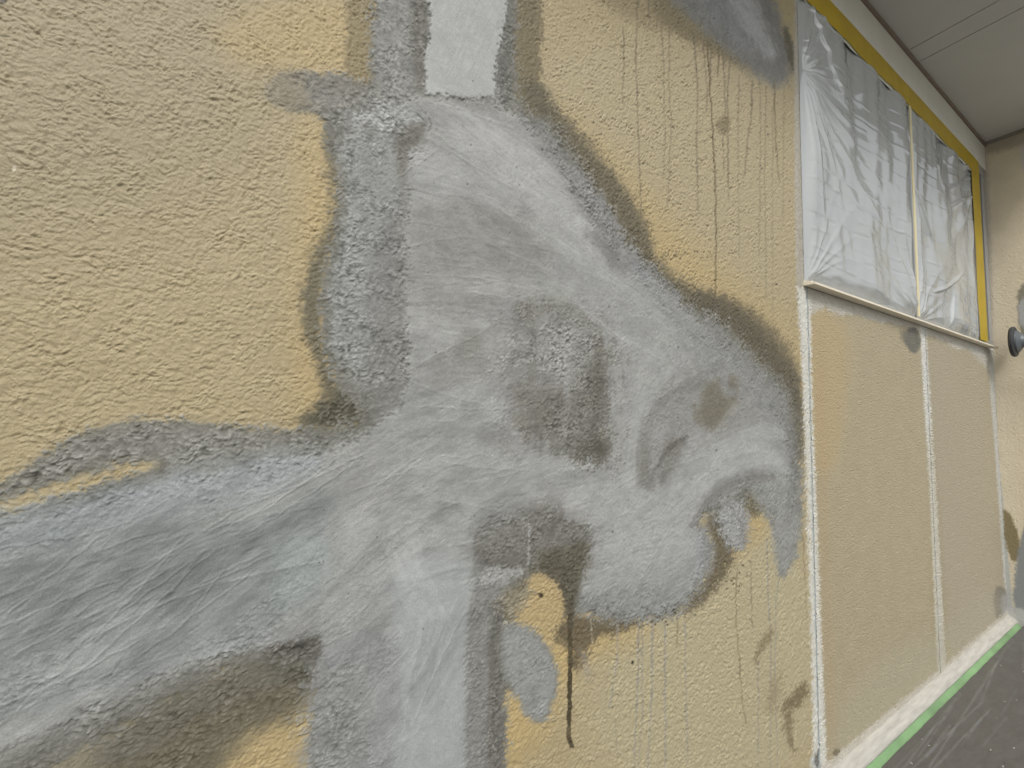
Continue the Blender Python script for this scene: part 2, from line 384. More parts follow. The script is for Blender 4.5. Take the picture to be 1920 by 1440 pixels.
def paint_main(s):
    # the old beige paint, its tints and painted-in shade at upper left
    s.C += (s.mot*4)[:, None]
    big = lambda p, c, al=.7, so=90: s.lay(p, c, al, so, 30, 6)
    big([(-400, -900), (560, -900), (560, 250), (300, 420), (-400, 500)], (168, 153, 116), .8, 160)  # dimness below the ceiling put into the paint colour
    big([(1010, 60), (1500, 60), (1500, 560), (1330, 540), (1180, 380), (1040, 230)], (186, 170, 130), .9, 60)
    big([(1100, 1180), (1540, 900), (1560, 1500), (1100, 1500)], (190, 178, 138), .8, 70)
    SAT = (200, 170, 102)
    for p, so in (([(560, 200), (640, 200), (660, 560), (640, 800), (540, 800), (555, 500)], 45),
                  ([(1010, 180), (1100, 240), (1250, 400), (1500, 640), (1520, 760), (1400, 620), (1200, 520)], 45),
                  ([(930, 1080), (1240, 1160), (1180, 1220), (1060, 1240), (1050, 1360), (960, 1460), (930, 1460)], 30),
                  ([(400, 20), (700, -20), (700, 160), (420, 125)], 40),
                  ([(-20, 975), (60, 910), (180, 860), (300, 850), (240, 900), (60, 960)], 10),
                  ([(420, 1380), (600, 1280), (600, 1500), (400, 1500)], 30),
                  ([(1390, 950), (1450, 960), (1430, 1010), (1330, 1090), (1370, 1030)], 14)):
        s.lay(p, SAT, .5, so, 10, 4)
    s.lay([(1180, 1150), (1000, 1350), (940, 1460), (940, 1300), (1080, 1180)], (206, 176, 108), .5, 25, 8, 4)
    # olive primer soaked into the beige
    o = lambda p, c=OLV, al=.82, so=17, w=9, **k: s.lay(p, c, al, so, w, 5, 9, **k)
    o([(648, -30), (710, -30), (710, 200), (640, 185), (648, 120)], (143, 127, 84), .85, 5, 2)
    o([(950, -30), (1014, -30), (1016, 90), (1010, 170), (1050, 225), (950, 225)], (122, 110, 78), .9, 7, 5)
    o([(960, 150), (1015, 150), (1045, 205), (1100, 262), (1150, 322), (1195, 385), (1222, 440), (1225, 480), (1262, 518), (1330, 548), (1380, 572), (1440, 625), (1490, 688), (1506, 740), (1508, 880), (1440, 820), (1300, 600), (1150, 460), (1040, 280)], OLV, .9, 13, 7)
    o([(1300, 540), (1385, 560), (1450, 610), (1500, 680), (1506, 800), (1440, 700), (1380, 620), (1290, 590)], (96, 88, 68), .6, 12, 7)
    o([(606, 240), (640, 230), (650, 420), (620, 470), (600, 580), (612, 690), (650, 740), (700, 740), (700, 800), (640, 806), (540, 806), (600, 755), (605, 720), (580, 650), (560, 570), (585, 470), (628, 400), (612, 320)], (104, 98, 76), .85, 14, 9)
    o([(560, 800), (650, 805), (720, 760), (700, 700), (640, 730)], (88, 84, 66), .8, 14, 10)
    o([(150, 1420), (330, 1275), (480, 1215), (610, 1220), (605, 1300), (560, 1345), (480, 1370), (420, 1420), (360, 1560), (170, 1560)], (112, 105, 84), .95, 34, 14)
    o([(470, 1210), (600, 1215), (602, 1260), (560, 1290), (500, 1260)], (86, 82, 66), .8, 14, 10)
    o([(890, 960), (1000, 940), (1110, 980), (1120, 1060), (1095, 1160), (1050, 1160), (1040, 1098), (1000, 1072), (940, 1110), (900, 1090)], (102, 96, 80), .95, 9, 5)
    o([(935, 1110), (990, 1085), (1000, 1110), (960, 1170), (940, 1180)], (112, 104, 84), .8, 8, 8)
    o([(1040, 1180), (1075, 1150), (1210, 1160), (1185, 1180), (1110, 1195), (1090, 1250), (1072, 1262), (1066, 1212), (1046, 1206)], (108, 96, 70), .9, 8, 6)
    o([(1320, 960), (1350, 950), (1372, 1000), (1382, 1030), (1362, 1080), (1325, 1125), (1280, 1160), (1290, 1120), (1340, 1060)], (112, 100, 74), .95, 9, 5)
    o([(1380, 905), (1410, 900), (1425, 940), (1440, 960), (1395, 975)], (112, 104, 78), .9, 7, 4)
    o([(1085, -30), (1215, -30), (1300, 60), (1225, 56), (1200, 44), (1150, 22)], (150, 134, 96), .7, 16, 7)
    o([(1200, -40), (1330, -40), (1440, 120), (1452, 150), (1395, 134), (1310, 84), (1240, 50)], (134, 120, 84), .95, 10, 6)
    o([(1430, -40), (1500, -40), (1500, 160), (1478, 132), (1460, 70)], (186, 168, 118), .9, 8, 4)
    # grey primer over the sprayed texture
    G = dict(stk=5)
    out = [(697, -40), (966, -40), (966, 196), (1012, 214), (1052, 245), (1082, 300), (1128, 368), (1162, 425), (1185, 472), (1240, 512), (1290, 575), (1340, 588), (1376, 626), (1422, 676), (1478, 722), (1500, 790), (1502, 880), (1506, 960), (1492, 1040), (1468, 1086), (1455, 1060), (1462, 1000), (1440, 968), (1420, 948), (1410, 928), (1400, 935), (1398, 960), (1404, 1000), (1388, 1034), (1362, 1030), (1345, 985), (1330, 965), (1310, 978), (1340, 1012), (1336, 1058), (1312, 1108), (1270, 1158), (1180, 1165), (1074, 1156), (1068, 1085), (1010, 1040), (1000, 1070), (960, 1100), (946, 1140), (960, 1172), (1004, 1184), (1040, 1240), (1046, 1290), (1022, 1350), (992, 1350), (966, 1300), (946, 1290), (950, 1500), (572, 1500), (584, 1330), (598, 1250), (480, 1234), (400, 1268), (330, 1304), (250, 1350), (150, 1412), (-60, 1510), (-60, 985), (80, 940), (190, 905), (290, 876), (300, 862), (250, 866), (180, 878), (80, 912), (-60, 960), (20, 910), (70, 860), (150, 815), (250, 785), (420, 798), (560, 806), (640, 800), (690, 780), (640, 735), (606, 660), (597, 560), (620, 470), (640, 330), (612, 262), (600, 216), (540, 202), (490, 180), (505, 146), (560, 132), (640, 140), (692, 168), (697, 60)]
    s.lay(out, GREY, .97, 9, 8, 6, 13, S=1.0, T=.0002, R=.75)
    s.lay(out, None, 1, 1, 6, 4, 6, mask=True)
    d0 = s.cache[max(s.cache)].copy() + 9*s.ed + 7*s.h
    rim = (1-ss(4, 40, d0))*ss(-4, 4, d0)*.5
    s.C += (np.array([112, 108, 92.])-s.C)*rim[:, None]
    s.lay([(490, 180), (505, 146), (560, 132), (640, 140), (700, 168), (640, 215), (540, 202)], (140, 136, 126), .7, 10, 8, 4)
    s.lay([(0, 935), (70, 860), (150, 815), (250, 785), (420, 798), (560, 806), (480, 850), (300, 862), (80, 912)], (140, 138, 128), .65, 16, 8, 4)
    s.lay([(620, 260), (745, 240), (755, 330), (740, 480), (690, 700), (640, 690), (612, 600), (630, 470), (650, 380)], (152, 155, 153), .75, 22, 10, 4, 6)
    s.lay([(690, 460), (760, 340), (765, 720), (700, 740), (680, 600)], (134, 134, 130), .7, 20, 8, 4)
    s.lay([(700, -30), (775, -30), (775, 170), (700, 180)], (148, 149, 145), .8, 12, 6, 4, 8)
    s.lay([(768, -30), (806, -30), (803, 175), (775, 178)], (116, 113, 104), .75, 9, 5, 4, 8)
    s.lay([(928, -30), (968, -30), (966, 200), (930, 195), (935, 100)], (118, 117, 110), .8, 6, 4, 4, 8)
    s.lay([(640, 225), (760, 180), (800, 215), (790, 240), (750, 250), (700, 235)], (172, 174, 174), .8, 10, 10, 5, 10, S=1.2)
    s.lay([(745, 245), (800, 222), (800, 250), (765, 300), (752, 340), (742, 300)], (120, 117, 108), .85, 8, 8, 5, 8)
    s.lay([(470, 130), (560, 128), (590, 205), (500, 205)], (166, 150, 112), .5, 22, 14, 6, 16)
    # main plaster skim
    main = [(770, 180), (830, 182), (930, 198), (975, 215), (1030, 280), (1080, 355), (1130, 412), (1190, 478), (1270, 560), (1330, 632), (1400, 710), (1466, 790), (1484, 850), (1478, 915), (1440, 920), (1400, 905), (1345, 945), (1305, 972), (1322, 1020), (1308, 1095), (1262, 1150), (1180, 1152), (1084, 1128), (1084, 1060), (1112, 1000), (1050, 968), (960, 955), (905, 985), (888, 1030), (888, 1110), (878, 1200), (876, 1500), (720, 1500), (690, 1400), (648, 1300), (610, 1230), (560, 1215), (440, 1215), (300, 1270), (150, 1345), (-60, 1430), (-60, 1015), (100, 968), (300, 915), (460, 880), (620, 850), (700, 800), (762, 760), (764, 640), (758, 520), (762, 380), (770, 300), (800, 262), (800, 226), (760, 205)]
    s.lay(main, LITE, .95, 9, 9, 5, 9, S=.34, T=.0010, R=.8, brush=[(5, .8)])
    b = lambda p, an, w, so=30: s.lay(p, None, 1, so, 20, 0, brush=[(an, w), (5, .0 if an != 5 else w)])
    b([(-60, 940), (620, 840), (760, 760), (960, 700), (960, 900), (800, 1050), (620, 1250), (-60, 1440)], 30, .55)
    b([(790, 180), (960, 190), (1200, 460), (1500, 800), (1480, 900), (1300, 760), (1150, 600), (1000, 430), (880, 330)], -18, .6)
    b([(1100, 720), (1260, 700), (1200, 900), (1400, 840), (1480, 900), (1300, 990), (1180, 960), (1100, 900)], 22, .6)
    b([(740, 1100), (880, 1100), (880, 1500), (700, 1500)], 88, .35)
    b([(1090, 960), (1320, 990), (1320, 1120), (1180, 1160), (1080, 1130)], 5, .9)
    s.lay([(-60, 960), (200, 905), (620, 850), (720, 830), (640, 960), (560, 1100), (600, 1240), (300, 1280), (-60, 1400)], None, 1, 40, 20, 6, S=.62)
    s.lay([(-60, 1100), (250, 1020), (560, 960), (560, 1040), (300, 1120), (-60, 1240)], None, 1, 40, 20, 6, S=.3)
    # light upper column of smooth mortar
    s.lay([(794, -700), (962, -700), (950, 20), (944, 60), (930, 110), (926, 182), (868, 184), (800, 176), (798, 110), (806, 60)], (180, 183, 181), 1, 3.5, 5, 5, 5, S=.1, T=.0010, R=.7, brush=[(70, .5)], raw=True)
    s.lay([(800, 178), (930, 182), (960, 200), (940, 216), (860, 196), (800, 190)], (150, 150, 144), .55, 6, 4, 2, T=-.0004)
    # lower column, cooler and smooth
    s.lay([(720, 1040), (890, 1040), (880, 1130), (874, 1500), (730, 1500), (712, 1400), (740, 1250)], (174, 179, 179), .85, 24, 10, 3, S=.08)
    s.lay([(570, 1250), (640, 1180), (740, 1180), (760, 1300), (730, 1500), (570, 1500)], (152, 154, 155), .8, 30, 18, 6, 14, S=.75)
    s.lay([(590, 1290), (690, 1230), (700, 1340), (640, 1500), (575, 1500)], (145, 146, 142), .7, 30, 16, 6, 12, S=1)
    s.lay([(876, 1080), (948, 1080), (942, 1280), (950, 1500), (872, 1500)], (140, 139, 134), .85, 7, 4, 4, 9, S=.8)
    s.lay([(916, 1130), (946, 1130), (938, 1250), (950, 1500), (915, 1500)], (108, 106, 96), .75, 8, 6, 4, 9, S=1.1)
    # fine tone inside the skim
    t = lambda p, c, al=.6, so=24, w=14, **k: s.lay(p, c, al, so, w, 4, **k)
    t([(770, 380), (1000, 400), (1040, 500), (960, 560), (800, 600), (765, 540)], (150, 150, 144), .7, 30, 20, streak=(5, 12))
    t([(765, 260), (980, 340), (960, 380), (770, 330)], (176, 177, 175), .8, 18, 10)
    t([(960, 240), (1040, 330), (1120, 420), (1200, 520), (1130, 500), (1000, 380), (900, 300), (820, 230)], (182, 183, 182), .8, 18, 12, streak=(-18, 10))
    t([(960, 200), (1040, 250), (1130, 390), (1180, 470), (1120, 430), (1040, 330)], (140, 139, 136), .6, 14, 12, stk=8, S=.8)
    t([(1060, 300), (1130, 372), (1190, 478), (1260, 545), (1290, 600), (1200, 540), (1100, 420)], (146, 147, 148), .75, 14, 14, stk=10, S=1)
    t([(1080, 430), (1130, 425), (1180, 500), (1160, 520)], (124, 123, 118), .6, 12, 8, stk=8)
    t([(1200, 560), (1300, 580), (1430, 690), (1490, 780), (1490, 900), (1440, 800), (1320, 690)], (146, 147, 144), .8, 22, 12, stk=6, S=.6)
    t([(1010, 520), (1080, 560), (1130, 640), (1060, 600), (1015, 560)], (158, 160, 154), .8, 12, 8)
    t([(940, 590), (1040, 570), (1120, 600), (1170, 660), (1150, 740), (1150, 850), (1080, 870), (960, 830), (930, 760), (930, 660)], (148, 147, 142), .85, 24, 22, stk=24, S=1.3, streak=(88, 18))
    t([(1100, 620), (1150, 640), (1130, 760), (1160, 860), (1080, 860), (980, 820), (1000, 720), (1080, 740)], (114, 111, 100), .62, 24, 18, stk=30, streak=(88, 20))
    t([(980, 730), (1060, 720), (1060, 800), (1000, 820)], (124, 120, 110), .45, 26, 12, stk=10)
    t([(955, 560), (1010, 570), (1030, 600), (975, 600)], (128, 125, 114), .6, 12, 8, stk=10)
    t([(850, 630), (900, 610), (910, 670), (860, 690)], (132, 130, 122), .8, 14, 10, stk=6)
    t([(860, 650), (1000, 640), (900, 720), (780, 740)], (156, 156, 150), .7, 18, 12)
    t([(1240, 700), (1330, 690), (1430, 740), (1400, 830), (1290, 800), (1220, 900), (1200, 860), (1215, 760)], (146, 146, 141), .8, 26, 18, streak=(22, 8), S=.45)
    t([(1318, 725), (1345, 712), (1352, 742), (1388, 752), (1370, 768), (1358, 800), (1325, 808), (1300, 778), (1316, 760)], (120, 113, 92), .8, 13, 9, stk=12)
    t([(1364, 702), (1382, 706), (1384, 730), (1368, 728)], (124, 118, 98), .7, 7, 5, stk=6)
    t([(1190, 860), (1240, 820), (1290, 815), (1270, 870), (1240, 920), (1200, 920)], (130, 128, 120), .8, 12, 8, stk=6, S=.6)
    t([(1240, 840), (1285, 820), (1250, 850), (1232, 872)], (108, 105, 96), .7, 5, 4)
    t([(1290, 890), (1380, 820), (1450, 840), (1470, 900), (1440, 860), (1380, 880), (1300, 950)], (178, 180, 178), .8, 12, 10, streak=(22, 8))
    t([(1300, 970), (1330, 910), (1400, 880), (1450, 880), (1460, 910), (1400, 895), (1350, 930)], (138, 138, 134), .85, 9, 6, stk=4)
    t([(1398, 900), (1440, 890), (1500, 860), (1500, 1000), (1470, 1060), (1455, 1000), (1420, 940)], (154, 156, 151), .8, 14, 8, stk=5, S=.8)
    t([(1440, 965), (1505, 955), (1490, 1050), (1466, 1088), (1456, 1060)], (154, 155, 150), .85, 8, 5, S=.7)
    t([(1340, 950), (1400, 935), (1404, 1000), (1388, 1030), (1362, 1020)], (160, 161, 161), .85, 8, 5, stk=8)
    t([(1310, 985), (1340, 1012), (1336, 1058), (1300, 1120), (1290, 1040)], (158, 160, 162), .7, 14, 8, S=.6)
    t([(1075, 1110), (1300, 1090), (1262, 1158), (1180, 1164), (1076, 1154)], (147, 149, 147), .85, 16, 8, stk=8, S=.8)
    t([(1120, 880), (1300, 960), (1290, 1050), (1180, 1080), (1090, 1000)], (176, 178, 178), .7, 30, 14)
    t([(880, 960), (1000, 935), (1112, 975), (1112, 1030), (1085, 1090), (1050, 1060), (1000, 1055), (960, 1075), (890, 1060)], (124, 121, 112), .88, 18, 14, stk=16, S=.9)
    t([(1000, 1035), (1050, 1030), (1110, 1010), (1085, 1100), (1075, 1150), (1050, 1140), (1040, 1100)], (98, 92, 72), .85, 9, 6, stk=8)
    t([(1002, 1072), (1040, 1085), (1062, 1130), (1050, 1165), (1000, 1150), (950, 1150), (985, 1110)], (194, 168, 112), .95, 6, 4, stk=4, S=1.3)
    t([(940, 1110), (985, 1100), (1000, 1120), (960, 1160), (945, 1160)], (150, 142, 118), .8, 8, 8, stk=14, S=1.5)
    t([(942, 1160), (1000, 1178), (1040, 1240), (1047, 1290), (1022, 1352), (992, 1352), (960, 1290), (942, 1240)], (155, 158, 155), .92, 10, 6, S=.7)
    t([(895, 1070), (935, 1060), (990, 1066), (950, 1092), (905, 1100)], (170, 171, 168), .8, 6, 8, stk=6)
    t([(640, 1000), (960, 880), (1000, 960), (880, 1000), (760, 1080), (600, 1200)], (168, 171, 170), .7, 40, 20, streak=(30, 10))
    t([(760, 740), (960, 720), (940, 880), (760, 880), (700, 830)], (172, 174, 174), .7, 30, 16)
    t([(880, 800), (960, 800), (960, 850), (900, 840)], (146, 146, 140), .5, 18, 12)
    t([(-60, 1060), (200, 980), (520, 960), (640, 900), (600, 1040), (400, 1120), (-60, 1300)], (142, 149, 148), .8, 40, 20, streak=(30, 14))
    t([(-60, 960), (250, 900), (520, 850), (640, 850), (520, 930), (250, 980), (-60, 1060)], (156, 164, 168), .65, 26, 12, stk=4, S=.7)
    t([(180, 1130), (520, 1060), (600, 1100), (500, 1200), (300, 1250), (100, 1330), (-60, 1380), (-60, 1260)], (146, 151, 150), .7, 26, 16, S=.8)
    t([(-60, 1080), (320, 985), (560, 965), (500, 1010), (260, 1075), (-60, 1180)], (130, 134, 132), .5, 22, 12, streak=(28, 12))
    t([(520, 1020), (600, 1000), (640, 1060), (540, 1160), (500, 1120)], (160, 170, 168), .7, 24, 10)
    t([(520, 1200), (600, 1190), (600, 1240), (480, 1238)], (92, 88, 78), .7, 8, 8, stk=12, S=1.8)
    t([(-50, 1440), (160, 1372), (420, 1252), (560, 1222), (600, 1250), (430, 1310), (280, 1400), (160, 1470), (-50, 1490)], (120, 118, 107), .6, 26, 12, stk=6, S=.7)
    s.lay([(1064, 905), (1118, 895), (1126, 985), (1056, 975)], (172, 173, 170), .6, 3, 4, 2, raw=True, S=.15)
    for p, c_ in (([(1120, 640), (1136, 700), (1130, 800), (1150, 860), (1118, 850), (1106, 740)], (104, 100, 88)), ([(1010, 560), (1090, 575), (1140, 620), (1100, 610), (1030, 590)], (118, 115, 104)), ([(1080, 820), (1125, 830), (1126, 875), (1100, 868), (1085, 870)], (96, 92, 78)), ([(960, 700), (1000, 740), (990, 820), (965, 800)], (126, 123, 112)), ([(1490, 700), (1506, 740), (1506, 880), (1490, 830)], (100, 94, 76))):
        s.lay(p, c_, .7, 10, 12, 5, 26, S=1.35)
    t([(1040, 600), (1100, 610), (1110, 680), (1060, 720), (1010, 690)], (160, 160, 156), .45, 18, 16, stk=30, S=1.25)
    t([(900, 880), (1000, 850), (1110, 880), (1040, 905)], (170, 172, 170), .6, 10, 12)
    t([(1230, 940), (1210, 800), (1250, 720), (1290, 700), (1250, 780), (1240, 880)], (170, 171, 169), .6, 8, 6, streak=(60, 5))
    LT = (180, 182, 180); DG = (128, 127, 119)
    for p, w_, c_, a_, S_ in (([(1200, 905), (1206, 820), (1250, 750), (1320, 705)], 17, DG, .6, .5), ([(1182, 930), (1184, 820), (1216, 735), (1262, 690)], 13, LT, .6, .15), ([(1232, 874), (1250, 842), (1288, 818)], 5, (104, 101, 92), .75, .6),
            ([(1225, 945), (1290, 880), (1340, 835), (1400, 805), (1465, 815)], 19, LT, .65, .15), ([(1262, 960), (1330, 895), (1400, 862), (1452, 858), (1476, 885)], 12, LT, .7, .15), ([(1296, 985), (1338, 930), (1396, 900), (1448, 896)], 10, (124, 122, 114), .65, .5),
            ([(1446, 760), (1484, 810), (1492, 900), (1478, 980)], 10, (126, 126, 122), .6, .9), ([(1346, 806), (1370, 770), (1412, 742)], 9, (160, 161, 156), .7, .3), ([(1300, 850), (1350, 815), (1440, 780)], 8, (150, 150, 145), .6, .4),
            ([(1000, 420), (1100, 498), (1200, 560), (1292, 645)], 13, LT, .55, .2), ([(1080, 565), (1140, 622), (1240, 670)], 7, LT, .7, .2), ([(1050, 325), (1120, 415), (1196, 482), (1262, 550)], 10, (126, 125, 118), .5, 1), ([(860, 210), (960, 262), (1060, 345)], 12, (186, 187, 185), .6, .15),
            ([(1010, 515), (1040, 560), (1090, 595)], 15, (154, 157, 150), .6, .1), ([(1350, 960), (1372, 1000), (1392, 1030)], 7, (172, 174, 174), .6, .7), ([(1210, 985), (1270, 1010), (1310, 1050)], 10, LT, .5, .2), ([(1120, 1080), (1200, 1040), (1290, 1030)], 14, (176, 178, 178), .5, .3),
            ([(770, 560), (880, 540), (1000, 530)], 16, (176, 177, 174), .45, .15), ([(770, 700), (880, 650), (960, 600)], 12, (140, 140, 134), .5, .3), ([(770, 470), (900, 455), (1010, 470)], 14, (146, 146, 140), .5, .3), ([(780, 330), (860, 345), (960, 400)], 12, (182, 183, 181), .5, .15),
            ([(640, 1000), (760, 930), (900, 860)], 16, (178, 180, 178), .5, .2), ([(620, 1110), (740, 1010), (860, 950)], 14, (140, 142, 138), .4, .4), ([(0, 1130), (200, 1060), (420, 1000), (600, 960)], 18, (134, 139, 137), .45, .4), ([(0, 1230), (240, 1150), (480, 1090)], 20, (162, 168, 168), .45, .5),
            ([(180, 1200), (380, 1110), (600, 1060)], 12, (124, 128, 125), .4, .5), ([(60, 1330), (260, 1260), (500, 1190)], 14, (168, 173, 174), .5, .8), ([(990, 560), (1000, 680), (990, 830)], 10, (122, 120, 110), .5, 1.2), ([(1120, 650), (1116, 760), (1122, 870)], 9, (112, 109, 98), .55, 1.2), ([(1060, 640), (1064, 740), (1052, 830)], 9, (164, 164, 160), .5, 1.2), ([(1150, 690), (1160, 780), (1150, 870)], 12, (170, 171, 168), .6, .3)):
        s.band(p, w_, c_, a_, S_, rid=.0004)
    # separate passes of the trowel
    rr = random.Random(21); mp = chaikin(main); n = 0
    while n < 230:
        x, y = rr.uniform(0, 1490), rr.uniform(190, 1440)
        if sdf(mp, np.array([x]), np.array([y]))[0] < 8: continue
        n += 1; p = onY(x, y)
        an = 30 if x < 760 and y > 840 else (-18 if y < 420+(x-800)*.6 and x > 800 else (80 if y > 1080 and x < 900 else (10 if x < 1050 else 25)))
        s.stroke(p[0], p[2], math.radians(an+rr.gauss(0, 15)), rr.uniform(.05, .22), rr.uniform(.014, .06), rr.uniform(-11, 9), rr.uniform(.0, .6), rr.choice([0, .0003, .0006]), n)
    for _ in range(90):
        x, y = rr.uniform(560, 1490), rr.uniform(20, 1440); s.dot(x, y, rr.uniform(1.2, 2.6), (92, 90, 82), .7)
    # upper right patch
    s.lay([(1222, -40), (1440, -40), (1470, 50), (1487, 110), (1478, 150), (1455, 168), (1425, 146), (1372, 104), (1310, 52)], (126, 127, 123), .95, 13, 9, 5, 9, S=.8, T=.0003)
    s.lay([(1222, -40), (1440, -40), (1470, 50), (1487, 110), (1478, 150), (1455, 168), (1425, 146), (1372, 104), (1310, 52)], None, 1, 1, 7, 4, 5, mask=True)
    t([(1335, -40), (1395, -40), (1440, 60), (1462, 110), (1430, 106), (1390, 50)], (174, 176, 177), .9, 12, 9, streak=(-40, 6), S=.5)
    t([(1270, -40), (1330, -40), (1400, 60), (1420, 120), (1350, 60)], (146, 148, 150), .6, 14, 8)
    t([(1462, 40), (1488, 70), (1492, 140), (1482, 128)], (92, 86, 66), .8, 5, 4)
    # scraped bright ridges of mortar
    r = lambda p, c=(188, 189, 187), w=3: [s.lay([(x0-w, y0-w), (x1-w, y1-w), (x1+w, y1+w), (x0+w, y0+w)], c, .6, 2.5, 3, 1.5, T=.0009, raw=True) for (x0, y0), (x1, y1) in zip(p[:-1], p[1:])]
    r([(1100, 575), (1130, 610), (1170, 640)]); r([(1090, 880), (1106, 872), (1120, 884)], w=2)
    r([(992, 985), (990, 1060)], w=2); r([(800, 190), (860, 205), (960, 240)], w=2); r([(1236, 572), (1252, 582)], (178, 180, 180), 5)
    r([(1312, 975), (1340, 958)], (184, 180, 168), 1.5)
    # run marks of dirty water and primer
    DK = (120, 108, 82); LV = (154, 149, 142)
    D = [([(1168, 50), (1170, 110), (1166, 196)], 3, DK, .55), ([(1196, 0), (1194, 60), (1192, 100), (1200, 330), (1202, 420)], 3.2, DK, .6), ([(1216, -10), (1216, 36)], 3, DK, .8),
         ([(1232, 20), (1232, 52)], 3, DK, .55), ([(1240, 36), (1245, 140), (1247, 260), (1244, 330)], 3, DK, .4), ([(1255, 40), (1254, 160), (1259, 240), (1256, 281), (1252, 390)], 3, DK, .45),
         ([(1300, 60), (1305, 120), (1308, 166), (1306, 270), (1309, 400)], 4, DK, .6), ([(1318, 75), (1320, 110), (1325, 160), (1326, 210)], 3, DK, .5),
         ([(1326, 76), (1330, 140), (1334, 215), (1339, 300), (1343, 430), (1341, 560)], 3.2, (112, 96, 62), .85), ([(1332, 78), (1332, 160)], 4, DK, .7), ([(1348, 86), (1346, 142)], 3, (110, 96, 64), .75),
         ([(1355, 90), (1360, 200), (1363, 260), (1366, 350)], 3, DK, .5), ([(1370, 105), (1364, 170), (1366, 380)], 3, DK, .5), ([(1386, 140), (1384, 250), (1386, 480)], 3, DK, .35),
         ([(1412, 150), (1408, 220), (1402, 262), (1396, 330)], 4, DK, .6), ([(1425, 150), (1426, 280), (1423, 480)], 3, DK, .4), ([(1452, 150), (1452, 200), (1456, 280), (1460, 340)], 3.4, (120, 104, 70), .75), ([(1437, 160), (1434, 300), (1437, 560)], 3, DK, .35),
         ([(1356, 258), (1358, 330)], 2.5, DK, .5), ([(1470, 170), (1468, 420)], 3, DK, .25), ([(1448, 200), (1449, 620)], 3, DK, .25),
         ([(1382, 1062), (1380, 1160), (1387, 1250), (1394, 1330), (1398, 1360)], 2.6, (140, 126, 88), .75), ([(1408, 1050), (1408, 1120), (1411, 1180)], 2.6, DK, .45), ([(1438, 1010), (1440, 1110), (1446, 1200), (1444, 1440)], 3, LV, .6),
         ([(1460, 1085), (1455, 1130), (1452, 1260), (1458, 1440)], 3, LV, .5), ([(1422, 1240), (1421, 1440)], 3, LV, .6), ([(1505, 1000), (1508, 1060), (1513, 1160)], 2.4, (150, 128, 86), .6),
         ([(1198, 1168), (1194, 1330), (1188, 1440)], 4, LV, .7), ([(1204, 1170), (1204, 1340), (1196, 1445)], 3.4, LV, .55), ([(1223, 1168), (1222, 1300), (1214, 1445)], 4.5, LV, .7), ([(1246, 1166), (1247, 1300), (1248, 1445)], 5, LV, .6), ([(1270, 1166), (1269, 1215)], 3, (150, 134, 96), .7), ([(1284, 1166), (1286, 1300), (1290, 1445)], 5, LV, .5),
         ([(1158, 1160), (1157, 1230), (1148, 1300), (1141, 1330)], 5, LV, .6), ([(1108, 1160), (1110, 1208)], 2.4, (196, 190, 172), .7), ([(1153, 1350), (1158, 1420)], 2.2, (150, 146, 120), .6),
         ([(1068, 1150), (1069, 1240), (1067, 1330), (1066, 1380), (1072, 1402)], 8, (84, 72, 46), .98)]
    for i, (p, w, c, al) in enumerate(D): s.drip(p, w, c, al, T=.0006 if w > 7 else .0001, fade=.0 if w > 7 else .35, seed=i+1)
    s.drip([(1072, 1120), (1071, 1180)], 9, (92, 84, 64), .8, fade=0, seed=88)
    # smudges and spatter
    s.lay([(1342, 222), (1370, 218), (1368, 240), (1356, 256), (1346, 244)], (132, 118, 82), .75, 7, 6, 3)
    s.lay([(1446, 1178), (1450, 1190), (1420, 1240), (1410, 1244), (1428, 1196)], (128, 112, 76), .6, 6, 6, 3, 6)
    s.lay([(1508, 1276), (1518, 1300), (1490, 1330), (1462, 1336), (1478, 1308)], (110, 94, 60), .7, 7, 8, 4, 10)
    s.lay([(1470, 1330), (1486, 1340), (1482, 1390), (1494, 1412), (1478, 1400), (1468, 1360)], (120, 104, 70), .7, 6, 8, 4, 8)
    s.lay([(1440, 1290), (1470, 1250), (1460, 1320), (1434, 1340)], (150, 134, 96), .5, 12, 8, 4, 10)
    s.lay([(1105, 1300), (1080, 1200), (1108, 1240)], LV, .5, 9, 4)
    rr = random.Random(4)
    for cx, cy, sx, sy, n in ((1240, 478, 80, 14, 46), (1090, 260, 30, 40, 24), (1220, 1168, 60, 8, 20), (1255, 1150, 40, 18, 20), (1030, 205, 40, 40, 14), (1370, 1090, 30, 20, 14)):
        for _ in range(n): s.dot(rr.gauss(cx, sx*.5), rr.gauss(cy, sy*.5), rr.uniform(1.3, 2.6), (84, 76, 56), .8)
    s.dot(1186, 1242, 2.6, (60, 54, 40), .95, ry=5); s.dot(26, 316, 5, (226, 216, 190), .95, ry=7, fine=.3); s.dot(1014, 1116, 6, (74, 62, 40), .9, fine=.3); s.dot(6, 2, 8, (70, 62, 44), .8)
    for _ in range(70): s.dot(rr.uniform(1000, 1500), rr.uniform(60, 1400), 1.2, (120, 106, 76), .6)
    # white primer brushed along the joint and the window edge
    s.lay([(1489, -60), (1520, -60), (1520, 560), (1506, 720), (1502, 640), (1494, 560), (1490, 300)], (178, 172, 158), .9, 3, 2, 2, 2, raw=True, S=.5)
    s.lay([(1489, -60), (1496, -60), (1497, 300), (1494, 560), (1490, 300)], (196, 190, 176), .5, 3, 2, 2, 3, raw=True)
    s.lay([(1494, 540), (1522, 540), (1527, 800), (1552, 1460), (1526, 1460), (1521, 1200), (1512, 900), (1506, 740), (1502, 640)], (220, 218, 208), .95, 2.5, 3, 4, 5, raw=True, S=.8, T=.0004)
    s.lay([(1520, 1405), (1570, 1405), (1570, 1500), (1520, 1500)], (200, 204, 202), .9, 6, 5, 3)
